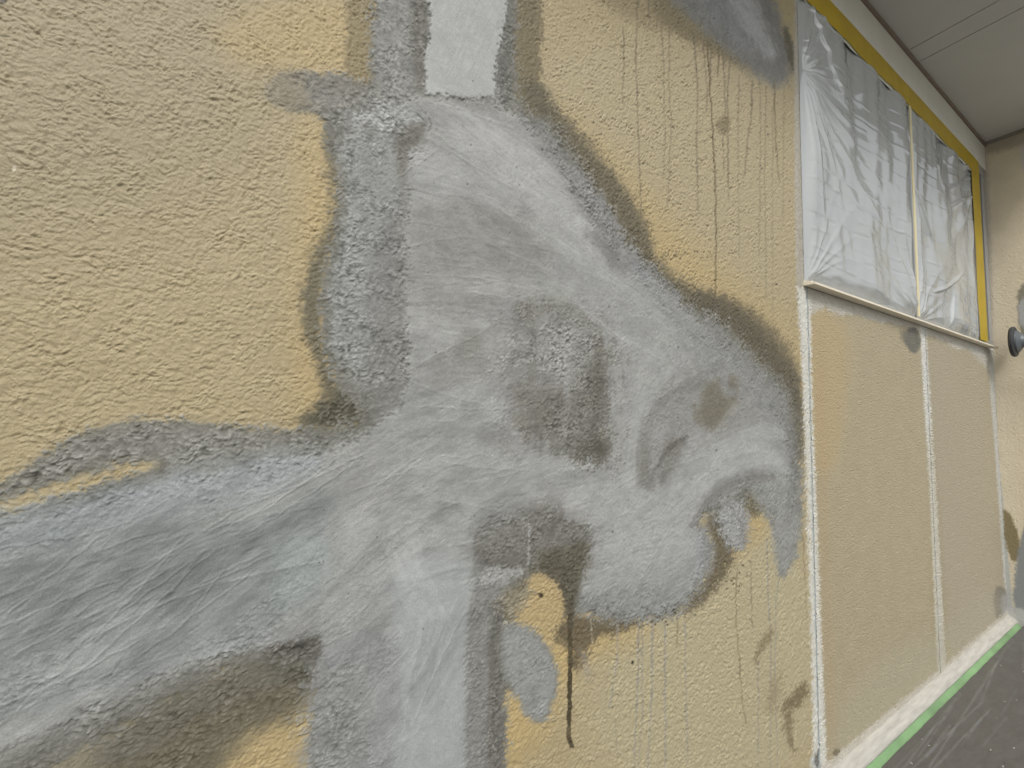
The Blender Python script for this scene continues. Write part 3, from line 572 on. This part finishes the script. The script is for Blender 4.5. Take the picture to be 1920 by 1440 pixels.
    s.lay([(1528, 1408), (1540, 1400), (1534, 1440), (1528, 1440)], (70, 66, 56), .6, 3, 3, 2)

def paint_low(s):           # the two panels under the window
    s.C += (s.mot*4)[:, None]
    s.S *= .55
    s.lay([(1500, 560), (1600, 600), (1580, 800), (1560, 900), (1510, 860)], (196, 168, 112), .6, 24, 8, 2)
    s.lay([(1720, 600), (1900, 640), (1920, 1180), (1770, 1260), (1745, 900)], (176, 164, 138), .7, 10, 4, 2)
    # white-grey band brushed under the sill
    s.lay([(1490, 500), (1870, 640), (1880, 700), (1862, 672), (1840, 668), (1815, 652), (1795, 656), (1770, 640), (1735, 625), (1700, 612), (1660, 606), (1620, 596), (1600, 590), (1570, 590), (1548, 578), (1520, 590), (1490, 620)], (202, 197, 185), .92, 4, 7, 4, 4, raw=True, S=.7)
    s.lay([(1800, 640), (1870, 655), (1875, 720), (1850, 690), (1830, 672)], (196, 196, 190), .6, 5, 4, 2)
    # joints
    s.lay([(1494, 560), (1519, 560), (1525, 800), (1551, 1460), (1520, 1460), (1500, 800)], (220, 218, 208), .95, 2.5, 2, 3, 3, raw=True, S=.8, T=.0003)
    s.lay([(1530, 620), (1546, 620), (1552, 900), (1570, 1440), (1552, 1440), (1530, 800)], (184, 158, 112), .4, 10, 3, 2)
    s.lay([(1724, 610), (1735, 610), (1754, 900), (1775, 1280), (1759, 1280), (1742, 900)], (220, 220, 213), .95, 2, 1.5, 2, 3, raw=True, S=.8, T=.0003)
    s.lay([(1736, 800), (1752, 800), (1786, 1280), (1746, 1280)], (160, 142, 96), .25, 6, 2, 2)
    s.lay([(1850, 640), (1861, 640), (1875, 880), (1900, 1160), (1888, 1160), (1868, 880)], (200, 202, 198), .9, 1.6, 1, 2, 2, raw=True, T=.0003)
    # grey trowel smear below the mullion
    s.lay([(1698, 616), (1716, 612), (1726, 632), (1726, 650), (1716, 664), (1704, 656), (1694, 640)], (112, 110, 98), .95, 3, 3, 2, 2)
    s.lay([(1686, 620), (1696, 616), (1700, 646), (1690, 640)], (120, 114, 94), .6, 3, 4, 3, 4)
    s.lay([(1862, 1105), (1880, 1096), (1896, 1130), (1880, 1160), (1866, 1162)], (124, 118, 104), .85, 4, 3, 2)
    s.lay([(1876, 1110), (1896, 1120), (1890, 1160), (1878, 1160)], (168, 170, 168), .8, 4, 3, 2)
    s.lay([(1600, 1300), (1640, 1240), (1760, 1180), (1880, 1090), (1880, 1180), (1560, 1440), (1556, 1380)], (184, 176, 152), .4, 24, 8)
    s.dot(1569, 1412, 9, (96, 84, 58), .7, fine=.4)
    # white band along the foot
    g = 1
    s.lay([(1540, 1437), (1555, 1426), (1658, 1340), (1758, 1259), (1863, 1168), (1900, 1136), (1990, 1200), (1600, 1600), (1500, 1500)], (204, 196, 180), .97, 3, 3, 4, 3, raw=True, S=.8, T=.0005)

house = empty('house_wall')
tag(house, 'beige sprayed stucco house wall with big grey plaster repair patch and drip stains', 'wall')
DONE = []
def build_wall(x0, x1, ztop, paint, pname, left=None, step=1.6, base=(184, 166, 121)):
    XX, Z = wall_grid(x0, x1, ztop, ZW, step, left)
    P = np.stack([XX.ravel(), np.zeros(XX.size), Z.ravel()], 1)
    s = Coat(P, P[:, 0], P[:, 2], base, seed=3)
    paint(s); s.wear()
    sp = spacing(XX, Z).ravel(); lod = 1-ss(.0036, .0062, sp)*(dzo(Z, P) > 0)
    d = s.relief()*np.clip(lod, 0, 1)
    P[:, 1] -= d
    G = P.reshape(XX.shape+(3,)); N = grid_normals(G)
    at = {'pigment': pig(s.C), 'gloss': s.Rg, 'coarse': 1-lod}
    F = grid_faces(*XX.shape); fm = s.M[F].mean(1) > .5
    ur = (s.u[F].mean(1) > 1210) & (s.v[F].mean(1) < 240)
    return P, F, N, at, fm, ur
P, F, N, at, fm, ur = build_wall(-.33, J1-.004, ZS, paint_main, 'a', left=-1.3)
o = mesh_np('render_coat', P, F[~fm], COAT, house, at, N); tag(o, 'beige stucco field left of the window')
o = mesh_np('plaster_patch', P, F[fm & ~ur], COAT, house, at, N); tag(o, 'large branching grey plaster patch')
o = mesh_np('plaster_patch', P, F[fm & ur], COAT, house, at, N); tag(o, 'small grey primer patch at upper right beside the window')
for xa, xb in ((J1+.006, J2-.006), (J2+.006, J3)):
    P, F, N, at, fm, ur = build_wall(xa, xb, ZL, paint_low, 'b', step=1.3, base=(180, 166, 130))
    o = mesh_np('render_coat', P, F, COAT, house, at, N)

sealant = simple('sealant', (150, 158, 158), .5, var=.08, vscale=30, bump=.001, bscale=200)
def joint(x0, x1, z1):
    n = 160; zs = np.linspace(ZW, z1, n); prof = [(x0, 0), (x0+.002, .0035), (.5*(x0+x1), .0045), (x1-.002, .0035), (x1, 0)]
    G = np.array([[(x+.0006*math.sin(z*37+i), y+.0006*math.sin(z*90+i*2), z) for i, (x, y) in enumerate(prof)] for z in zs])
    return mesh_np('expansion_joint', G.reshape(-1, 3), grid_faces(n, 5), sealant, house)
joint(J1-.004, J1+.006, ZL+.02); joint(J2-.006, J2+.006, ZL)
core = simple('wall_core', (120, 116, 108), .9)
MB().box(-1.3, J1-.03, .012, .15, ZW-.03, ZS).box(J1-.03, J3+.12, .012, .15, ZW-.03, ZL-.01).build('wall_body', core, house)
# header board between window and ceiling, right hand trim
trimw = simple('window_trim_paint', (188, 187, 178), .55, var=.05, vscale=8, bump=.0006, bscale=60)
MB().box(J1-.004, J3-.001, -.012, .10, ZT-.002, ZS-.02).build('header_board', trimw, house, bevel=.002)
caulk = simple('caulk_brown', (110, 98, 86), .6, var=.15, vscale=20)
MB().box(J1-.3, J3, -.02, .02, ZS-.02, ZS-.001).build('caulk_line', caulk, house)

# flashing at the foot of the wall
flash = simple('flashing_primer', (158, 155, 147), .7, var=.2, vscale=90, bump=.003, bscale=70, stretch=.12)
def strip(name, sec, x0, x1, mat, parent=None, n=300, jit=.0, seed=0):
    xs = np.linspace(x0, x1, n); m = len(sec)
    G = np.zeros((n, m, 3))
    for j, (y, z) in enumerate(sec):
        G[:, j, 0] = xs; k = jit*fb(xs/.05, xs*0+j*3.1+seed, 60+seed, 3)
        G[:, j, 1] = y-k; G[:, j, 2] = z+.4*k
    return mesh_np(name, G.reshape(-1, 3), grid_faces(n, m)[:, ::-1], mat, parent)
strip('base_flashing', [(.004, ZW+.004), (-.006, ZW+.001), (-.02, H0-1.143), (-.034, H0-1.152), (-.036, H0-1.165), (-.036, 0)], .2, J3, flash, house, jit=.0006)
strip('base_flashing', [(.004, ZW+.004), (-.006, ZW+.001), (-.02, H0-1.143), (-.034, H0-1.152), (-.036, H0-1.165), (-.036, 0)], -1.3, .199, flash, house, jit=.0015, n=60)
# green tape
gm = simple('green_tape', (104, 134, 94), .45, var=.3, vscale=7)
gt = strip('floor_tape', [(-.0375, H0-1.163), (-.045, H0-1.167), (-.050, H0-1.173), (-.056, .0055)], .2, J3-.02, gm, None, n=500, jit=.002, seed=4)
tag(gt, 'long run of green masking tape between white wall foot and dark floor sheet', 'tape')

# ------------------------------------------------------------------ end wall with its own small repairs
def paint_end(s):
    s.C += (s.mot*5)[:, None]; s.S *= .8
    s.lay([(1850, 640), (1856, 640), (1875, 880), (1902, 1170), (1888, 1170)], (200, 202, 198), .9, 2, 1, 2, raw=True)
    s.lay([(1830, 240), (1852, 250), (1862, 640), (1840, 640)], (186, 182, 172), .6, 6, 3)
    s.lay([(1835, 230), (1960, 200), (1960, 262), (1880, 282), (1846, 292)], (178, 168, 150), .7, 6, 3)
    s.lay([(1907, 530), (1960, 530), (1960, 640), (1916, 640), (1908, 600)], (146, 142, 126), .9, 4, 3)
    s.lay([(1911, 560), (1960, 540), (1960, 625), (1918, 620), (1908, 590)], (192, 194, 194), .95, 4, 3, S=.4)
    s.lay([(1909, 270), (1960, 250), (1960, 330), (1916, 325)], (214, 214, 212), .8, 4, 3)
    s.lay([(1878, 950), (1892, 960), (1906, 990), (1916, 1030), (1902, 1062), (1886, 1030)], (142, 128, 92), .9, 3, 3)
    s.lay([(1930, 960), (1914, 1010), (1904, 1060), (1898, 1160), (1960, 1190), (1980, 960)], (154, 158, 159), .95, 4, 3, S=.5, T=.001)
    s.lay([(1885, 1140), (1900, 1136), (1960, 1160), (1960, 1300), (1880, 1300)], (208, 208, 204), .95, 3, 3, 2)
endw = empty('end_wall')
tag(endw, 'beige return wall closing the far right end of the porch with a pale grey patch', 'wall')
nz, ny = 900, 110
yy = np.concatenate([np.linspace(0, -.15, 90), np.linspace(-.15, -.35, 21)[1:]]); zz = np.linspace(.0, ZS-.012, nz); ny = len(yy)
YY, ZZ = np.meshgrid(yy, zz); P = np.stack([np.full(YY.size, J3), YY.ravel(), ZZ.ravel()], 1)
s = Coat(P, -P[:, 1], P[:, 2], (240, 227, 200), seed=5); paint_end(s)
s.M[:] = 0; P[:, 0] -= s.relief()
mesh_np('render_coat', P, grid_faces(nz, ny), COAT, endw, {'pigment': lin(np.clip(s.C, 0, 255))*ALB, 'gloss': s.Rg*0+.5, 'coarse': s.h*0}, grid_normals(P.reshape(nz, ny, 3)))
MB().box(J3+.004, J3+.12, -.35, -.001, 0, ZS-.012).build('wall_body', core, endw)
# ------------------------------------------------------------------ porch ceiling
soff = simple('soffit_board', (172, 171, 167), .6, var=.10, vscale=1.6, bump=.0004, bscale=150)
ceil = empty('porch_ceiling'); tag(ceil, 'dull grey boarded porch ceiling with two thin joint lines', 'ceiling')
A, B = 2.5699, 2.698
DEP = -.5
for x0, x1 in ((-2.2, A-.0025), (A+.0025, B-.0025), (B+.0025, J3+.12)):
    MB().box(x0, x1, DEP, .12, ZS, ZS+.012).build('board', soff, ceil)
MB().box(-2.2, J3+.12, DEP, .15, ZS+.014, ZS+.20).build('ceiling_body', core, ceil)
MB().box(J3-.022, J3-.001, DEP, -.022, ZS-.014, ZS-.001).build('moulding', simple('moulding_paint', (120, 116, 106), .6), ceil, bevel=.002)
MB().box(-2.2, J3+.12, DEP-.02, DEP-.001, ZS-.03, ZS+.22).build('fascia', simple('fascia_paint', (170, 168, 160), .6), ceil)

# ------------------------------------------------------------------ window
WX0, WX1 = J1+.004, onY(1837, 600, -.006)[0]
alu = simple('window_frame_metal', (150, 150, 148), .4, metal=.3)
win = empty('window'); tag(win, 'two-pane sliding window behind masking film above the beige panels', 'window')
TX1 = J3-.03
MB().box(WX0, TX1+.02, -.004, .09, ZL+.012, ZL+.05).box(WX0, TX1+.02, -.004, .09, ZT-.05, ZT-.004)\
    .box(WX0, WX0+.03, -.003, .089, ZL+.05, ZT-.05).box(TX1-.04, TX1+.02, -.003, .089, ZL+.05, ZT-.05).build('frame', alu, win, bevel=.002)
MX = onY(1706, 400, 0)[0]
MB().box(MX-.03, MX+.03, .01, .07, ZL+.05, ZT-.05).build('mullion', alu, win, bevel=.003)
gl, t_, N_, K_ = node_mat('window_glass'); N_.remove(N_['Principled BSDF'])
g1 = N_.new('ShaderNodeBsdfTransparent'); g1.inputs[0].default_value = (.88, .92, .91, 1); g2 = N_.new('ShaderNodeBsdfGlossy'); g2.inputs['Roughness'].default_value = .02
g3 = N_.new('ShaderNodeFresnel'); g4 = N_.new('ShaderNodeMixShader'); K_.new(g3.outputs[0], g4.inputs[0]); K_.new(g1.outputs[0], g4.inputs[1]); K_.new(g2.outputs[0], g4.inputs[2]); K_.new(g4.outputs[0], N_['Material Output'].inputs[0])
MB().box(WX0+.03, MX-.03, .035, .040, ZL+.05, ZT-.05).build('pane', gl, win)
MB().box(MX+.03, TX1-.04, .048, .053, ZL+.05, ZT-.05).build('pane', gl, win)
sillm = simple('sill_paint', (222, 213, 194), .5, var=.1, vscale=14, bump=.0008, bscale=90)
MB().add([(x, y, z) for x in (J1-.022, J3-.07) for y, z in ((.0, ZL+.002), (-.034, ZL), (-.035, ZL+.006), (-.024, ZL+.008), (-.024, ZL+.012), (0, ZL+.020))],
         [(0, 1, 7, 6), (1, 2, 8, 7), (2, 3, 9, 8), (3, 4, 10, 9), (4, 5, 11, 10), (5, 0, 6, 11), (5, 4, 3, 2, 1, 0), (6, 7, 8, 9, 10, 11)]).build('sill', sillm, win)
# room behind
room = simple('dark_room', (60, 62, 62), .9)
MB().box(J1-.2, J3+.2, .95, 1.0, ZL-.3, ZS).box(J1-.25, J1-.2, .16, 1.0, ZL-.3, ZS).box(J3+.2, J3+.25, .16, 1.0, ZL-.3, ZS).box(J1-.25, J3+.25, .16, 1.0, ZL-.35, ZL-.3).box(J1-.25, J3+.25, .16, 1.0, ZS+.002, ZS+.05).build('interior', room, win)
cur = simple('curtain_cloth', (236, 246, 244), .9, var=.03)
def curtain(x0, x1, label):
    n = 240; xs = np.linspace(x0, x1, n); ys = .13+.012*np.sin(xs*55+np.sin(xs*9)*2)
    G = np.array([[(x, y, z) for x, y in zip(xs, ys)] for z in (ZL+.03, H0+1.17)])
    o = mesh_np('curtain', G.reshape(-1, 3), grid_faces(2, n), cur)
    sm = o.modifiers.new('solid', 'SOLIDIFY'); sm.thickness = .002
    tag(o, label, 'curtain', 'pale curtains inside the window')
curtain(J1+.01, onY(1640, 400, .13)[0], 'pale curtain behind the left window pane')
curtain(onY(1712, 400, .13)[0], TX1, 'pale curtain behind the right window pane')

# masking film
def film_mat():
    m, t, N, K = node_mat('masking_film'); N.remove(N['Principled BSDF']); out = N['Material Output']
    tr = N.new('ShaderNodeBsdfTransparent'); tr.inputs[0].default_value = (.95, .97, .97, 1)
    df = N.new('ShaderNodeBsdfDiffuse'); df.inputs[0].default_value = (.88, .92, .92, 1)
    tl = N.new('ShaderNodeBsdfTranslucent'); tl.inputs[0].default_value = (.7, .74, .75, 1)
    gl = N.new('ShaderNodeBsdfGlossy'); gl.inputs['Roughness'].default_value = .08
    ad = N.new('ShaderNodeMixShader'); ad.inputs[0].default_value = .15; K.new(df.outputs[0], ad.inputs[1]); K.new(tl.outputs[0], ad.inputs[2])
    m1 = N.new('ShaderNodeMixShader'); m1.inputs[0].default_value = .44; K.new(tr.outputs[0], m1.inputs[1]); K.new(ad.outputs[0], m1.inputs[2])
    fr = N.new('ShaderNodeLayerWeight'); fr.inputs[0].default_value = .60
    m2 = N.new('ShaderNodeMixShader'); K.new(fr.outputs['Fresnel'], m2.inputs[0]); K.new(m1.outputs[0], m2.inputs[1]); K.new(gl.outputs[0], m2.inputs[2])
    K.new(m2.outputs[0], out.inputs[0]); return m
tlow = [onY(1511, 14, -.008), onY(1603.7, 108, -.008), onY(1690, 186, -.008), onY(1771, 262, -.008), onY(1817, 303, -.008)]
ztl = float(np.mean([p[2] for p in tlow[1:]]))
def crease(a, b, ca, cb, ang, ln, w, amp):
    """one fold line centred at (ca, cb)"""
    c, s_ = math.cos(ang), math.sin(ang)
    l = (a-ca)*c+(b-cb)*s_; r = -(a-ca)*s_+(b-cb)*c + .01*np.sin(l*9+ca*7)
    return amp*np.exp(-(r/w)**2)*ss(ln, ln*.6, np.abs(l))
def film():
    x0, x1 = J1-.018, float(onY(1841, 600, -.006)[0]); z0, z1 = ZL+.014, ztl+.03
    nu, nv = 520, 420
    # columns denser far away
    k = np.linspace(0, 1, nu); X = x0+(x1-x0)*k; Zv = np.linspace(z0, z1, nv)
    A_, B_ = np.meshgrid(X, Zv); Y = np.zeros_like(A_)
    rr = random.Random(11)
    w = A_ + .015*gn(A_/.2, B_/.2, 5)
    # packing folds: short level creases in rows
    z = z0+.03
    while z < z1:
        x = x0+rr.uniform(-.2, 0)
        while x < x1:
            L = rr.uniform(.10, .45)
            m = ss(0, .02, A_-x)*ss(0, .02, x+L-A_)
            r = B_-(z+.006*math.sin(x*5)+rr.uniform(-.006, .006)+(A_-x)*rr.uniform(-.05, .05))
            Y += m*rr.uniform(.0006, .0017)*np.exp(-(r/.006)**2)*(1 if rr.random() < .7 else -1)
            x += L+rr.uniform(.0, .05)
        z += rr.uniform(.045, .075)
    # pulled folds fanning from where the film is stuck
    def fan(cx, cz, kk, amp, rad, seed, lo=-9, hi=9):
        r = np.hypot(A_-cx, (B_-cz)); th = np.arctan2(B_-cz, A_-cx)
        n = np.abs(gn(th*kk, r*1.2, seed)) ; n = 1-np.clip(n*2.2, 0, 1)
        return amp*n*ss(0, .12, r)*np.exp(-r/rad)*ss(lo-.1, lo+.1, th)*ss(hi+.1, hi-.1, th)
    Y += fan(J1, H0+1.22, 3.5, .012, .45, 3); Y += fan(x1, z1, 4, .030, .4, 4); Y += fan(x0, z0, 4, .007, .3, 6); Y += fan(MX, ZL, 4, .009, .4, 8); Y += fan(x1, z0, 4, .008, .4, 9)
    Y += .014*gn(A_/.22+B_*.6, B_/.8, 33)+.005*gn(A_/.09-B_*.6, B_/.8, 34)
    for _ in range(8):
        ca, cb = rr.uniform(x0, x1), rr.uniform(z0, z1)
        Y += crease(A_, B_, ca, cb, rr.choice([-.9, -.6, -1.1, 1.2, .5, -.4])+rr.uniform(-.2, .2), rr.uniform(.08, .35), .008, rr.uniform(.004, .012))
    Y += .012*fb(w/.45, B_/.4, 21, 2)+.0006*gn(A_/.05, B_/.06, 25)
    # held against the mullion and by the tape
    Y += .008
    hold = np.minimum.reduce([ss(0, .07, A_-x0), ss(0, .22, x1-A_), ss(0, .06, B_-z0), ss(0, .06, z1-B_), ss(.0, .07, np.abs(A_-MX))])
    Y = Y*hold
    edge = np.zeros_like(A_)
    G = np.stack([A_, -.0012-.0035*hold-np.clip(Y, -.001, .08), B_], -1)
    # uneven upper border
    G[-1, :, 2] += .008*fb(X/.15, X*0, 66, 2)
    return mesh_np('masking_film', G.reshape(-1, 3), grid_faces(nv, nu), film_mat())
fo = empty('masking_film'); tag(fo, 'wrinkled clear plastic masking film stretched over the window', 'masking film')
fs_ = film(); fs_.name = 'film_sheet'; fs_.parent = fo
hem = simple('film_hem', (176, 176, 162), .45, var=.12, vscale=10)
xh = np.linspace(J1-.014, float(onY(1832, 450, -.01)[0]), 300)
hz = ztl-.022+.010*fb(xh/.18, xh*0, 95, 3)
mesh_np('film_hem', np.stack([np.stack([xh, xh*0-.0105, hz], 1), np.stack([xh, xh*0-.0118, xh*0+ztl+.012], 1)]).reshape(-1, 3), grid_faces(2, 300), hem, fo)
ft = simple('paper_tape', (196, 186, 150), .6, var=.1)
mt = MB().box(MX-.012, MX+.012, -.0175, -.0145, ZL+.03, ztl-.02).build('paper_tape', ft)
tag(mt, 'narrow cream tape strip running down the middle of the masked window', 'tape')
# yellow tape along the head and right jamb
ym = simple('yellow_tape', (158, 134, 8), .4, var=.12, vscale=12, spec=.4)
yo = onY(1843, 450, -.014)[0]; yi = onY(1829, 450, -.014)[0]; n = 300
xs = np.linspace(J1-.01, yo, n)
top = ZT+.004*fb(xs/.2, xs*0, 70, 2)*.6; bot = ztl-.012+.010*np.clip(fb(xs/.25, xs*0+4, 71, 3), -1, 1)
G = np.stack([np.stack([xs, xs*0-.0135, bot], 1), np.stack([xs, xs*0-.0142, .5*(top+bot)], 1), np.stack([xs, xs*0-.0130, top], 1)])
ya = empty('yellow_tape'); tag(ya, 'mustard yellow masking tape along the top and right edge of the window', 'tape')
mesh_np('tape_strip', G.reshape(-1, 3), grid_faces(3, n), ym, ya)
zs = np.linspace(ZL+.03, ztl-.002, 160); xi = yi+.012*fb(zs/.3, zs*0, 72, 2); xo = yo+zs*0
G = np.stack([np.stack([xi, zs*0-.0128, zs], 1), np.stack([xo, zs*0-.0128, zs], 1)])
mesh_np('tape_strip', G.reshape(-1, 3), grid_faces(2, 160)[:, ::-1], ym, ya)

# ------------------------------------------------------------------ floor
gc = simple('concrete_ground', (150, 148, 142), .9, var=.15, vscale=2, bump=.004, bscale=20)
g = MB().add([(-60, -60, -.004), (60, -60, -.004), (60, 60, -.004), (-60, 60, -.004)], [(0, 1, 2, 3)]).build('ground', gc); tag(g, kind='structure')
def floor_sheet():
    nx, ny = 700, 420
    xs = np.concatenate([np.linspace(-1.6, .8, 60)[:-1], np.linspace(.8, J3-.001, nx)]); ys = np.concatenate([np.linspace(-.057, -.75, ny), np.linspace(-.75, -2.2, 40)[1:]])
    X, Y = np.meshgrid(xs, ys); Z = .004+.0026*fb(X/.14, Y/.05, 81, 3)+.002
    C = np.tile(np.array([100, 98, 95.]), (X.size, 1)).reshape(X.shape+(3,))
    C += 5*fb(X/.1, Y/.05, 82, 3)[..., None]
    q = np.stack([X.ravel(), Y.ravel(), Z.ravel()], 1); u, v = proj(q); u = u.reshape(X.shape); v = v.reshape(X.shape)
    rr = random.Random(3)
    L = [((1890, 1210), (1740, 1440), .9, 3), ((1868, 1240), (1836, 1320), .7, 5), ((1836, 1320), (1700, 1450), .8, 2.6), ((1790, 1310), (1690, 1445), .8, 2.4), ((1800, 1300), (1720, 1420), .6, 3), ((1855, 1330), (1750, 1440), .9, 2.6),
         ((1770, 1345), (1672, 1446), .6, 2), ((1918, 1205), (1916, 1260), .6, 2), ((1885, 1345), (1840, 1400), .4, 2), ((1840, 1345), (1800, 1400), .5, 2), ((1780, 1360), (1735, 1420), .9, 2.6), ((1905, 1290), (1860, 1370), .35, 2)]
    for (xa, ya_), (xb, yb), al, w in L:
        a_ = onZ(xa, ya_, .005); b_ = onZ(xb, yb, .005); dx, dy = b_[0]-a_[0], b_[1]-a_[1]; l2 = dx*dx+dy*dy
        t = np.clip(((X-a_[0])*dx+(Y-a_[1])*dy)/l2, 0, 1); d = np.hypot(X-a_[0]-t*dx, Y-a_[1]-t*dy) + .002*fb(X/.05, Y/.05, 83, 2)
        wd = w*.0016; c = ss(wd*1.6, wd*.4, d)*al*.26*(.7+.5*gn(t*9, t*0, 84)); c = np.clip(c, 0, 1)
        C += (np.array([150, 148, 144.])-C)*c[..., None]; Z += .0025*np.exp(-(d/.004)**2)*al  # light caught by the folds painted paler, ridge raised along it
    for _ in range(46):
        x, y = rr.uniform(1650, 1920), rr.uniform(1180, 1440)
        if (x-1550)*.73 < 1420-y+40: continue
        p = onZ(x, y, .005); an = rr.uniform(0, 3); ln = rr.uniform(.002, .007)
        l = (X-p[0])*math.cos(an)+(Y-p[1])*math.sin(an); r = -(X-p[0])*math.sin(an)+(Y-p[1])*math.cos(an)
        c = (np.hypot(l/ln, r/.0014) < 1)*.85; col = (215, 214, 208.) if rr.random() < .5 else (70, 64, 56.)
        C += (np.array(col)-C)*c[..., None]
    q[:, 2] = Z.ravel()
    m = bpy.data.materials.get('painted_render').copy(); m.name = 'floor_sheet'
    return mesh_np('floor_sheet', q, grid_faces(*X.shape)[:, ::-1], m, None, {'pigment': lin(np.clip(C.reshape(-1, 3), 0, 255))*ALB, 'gloss': np.full(X.size, .26), 'coarse': np.zeros(X.size)})
fs = floor_sheet(); tag(fs, 'dark grey protective floor sheet with pale scuffs and painted-in fold highlights along the wall foot', 'floor sheet')

# ------------------------------------------------------------------ round rubber pad on its grey pipe, beside the end wall
pad = empty('scaffold_wall_pad'); tag(pad, 'black round rubber pad on a grey pipe near the far corner', 'wall pad')
rub = simple('black_rubber', (44, 46, 48), .55, bump=.0004, bscale=120); gm2 = simple('grey_plastic', (78, 82, 86), .45)
pc = onX(1899, 641, 3.74); pc = (3.74, pc[1], pc[2]); rad = .088
MB().lathe(pc, (0, -1, 0), [(-.006, rad*.8), (-.006, rad*.93), (0, rad), (.009, rad), (.013, rad*.93), (.014, rad*.5)], 48).build('rubber_disc', rub, pad, smooth=False)
MB().lathe(pc, (0, -1, 0), [(.0145, rad*.74), (.022, rad*.72), (.036, rad*.46), (.052, rad*.34), (.058, rad*.34), (.058, .1*rad)], 40).build('cone', gm2, pad)
MB().lathe(pc, (0, -1, 0), [(.056, .019), (.9, .019)], 28).build('pipe', gm2, pad, smooth=True)
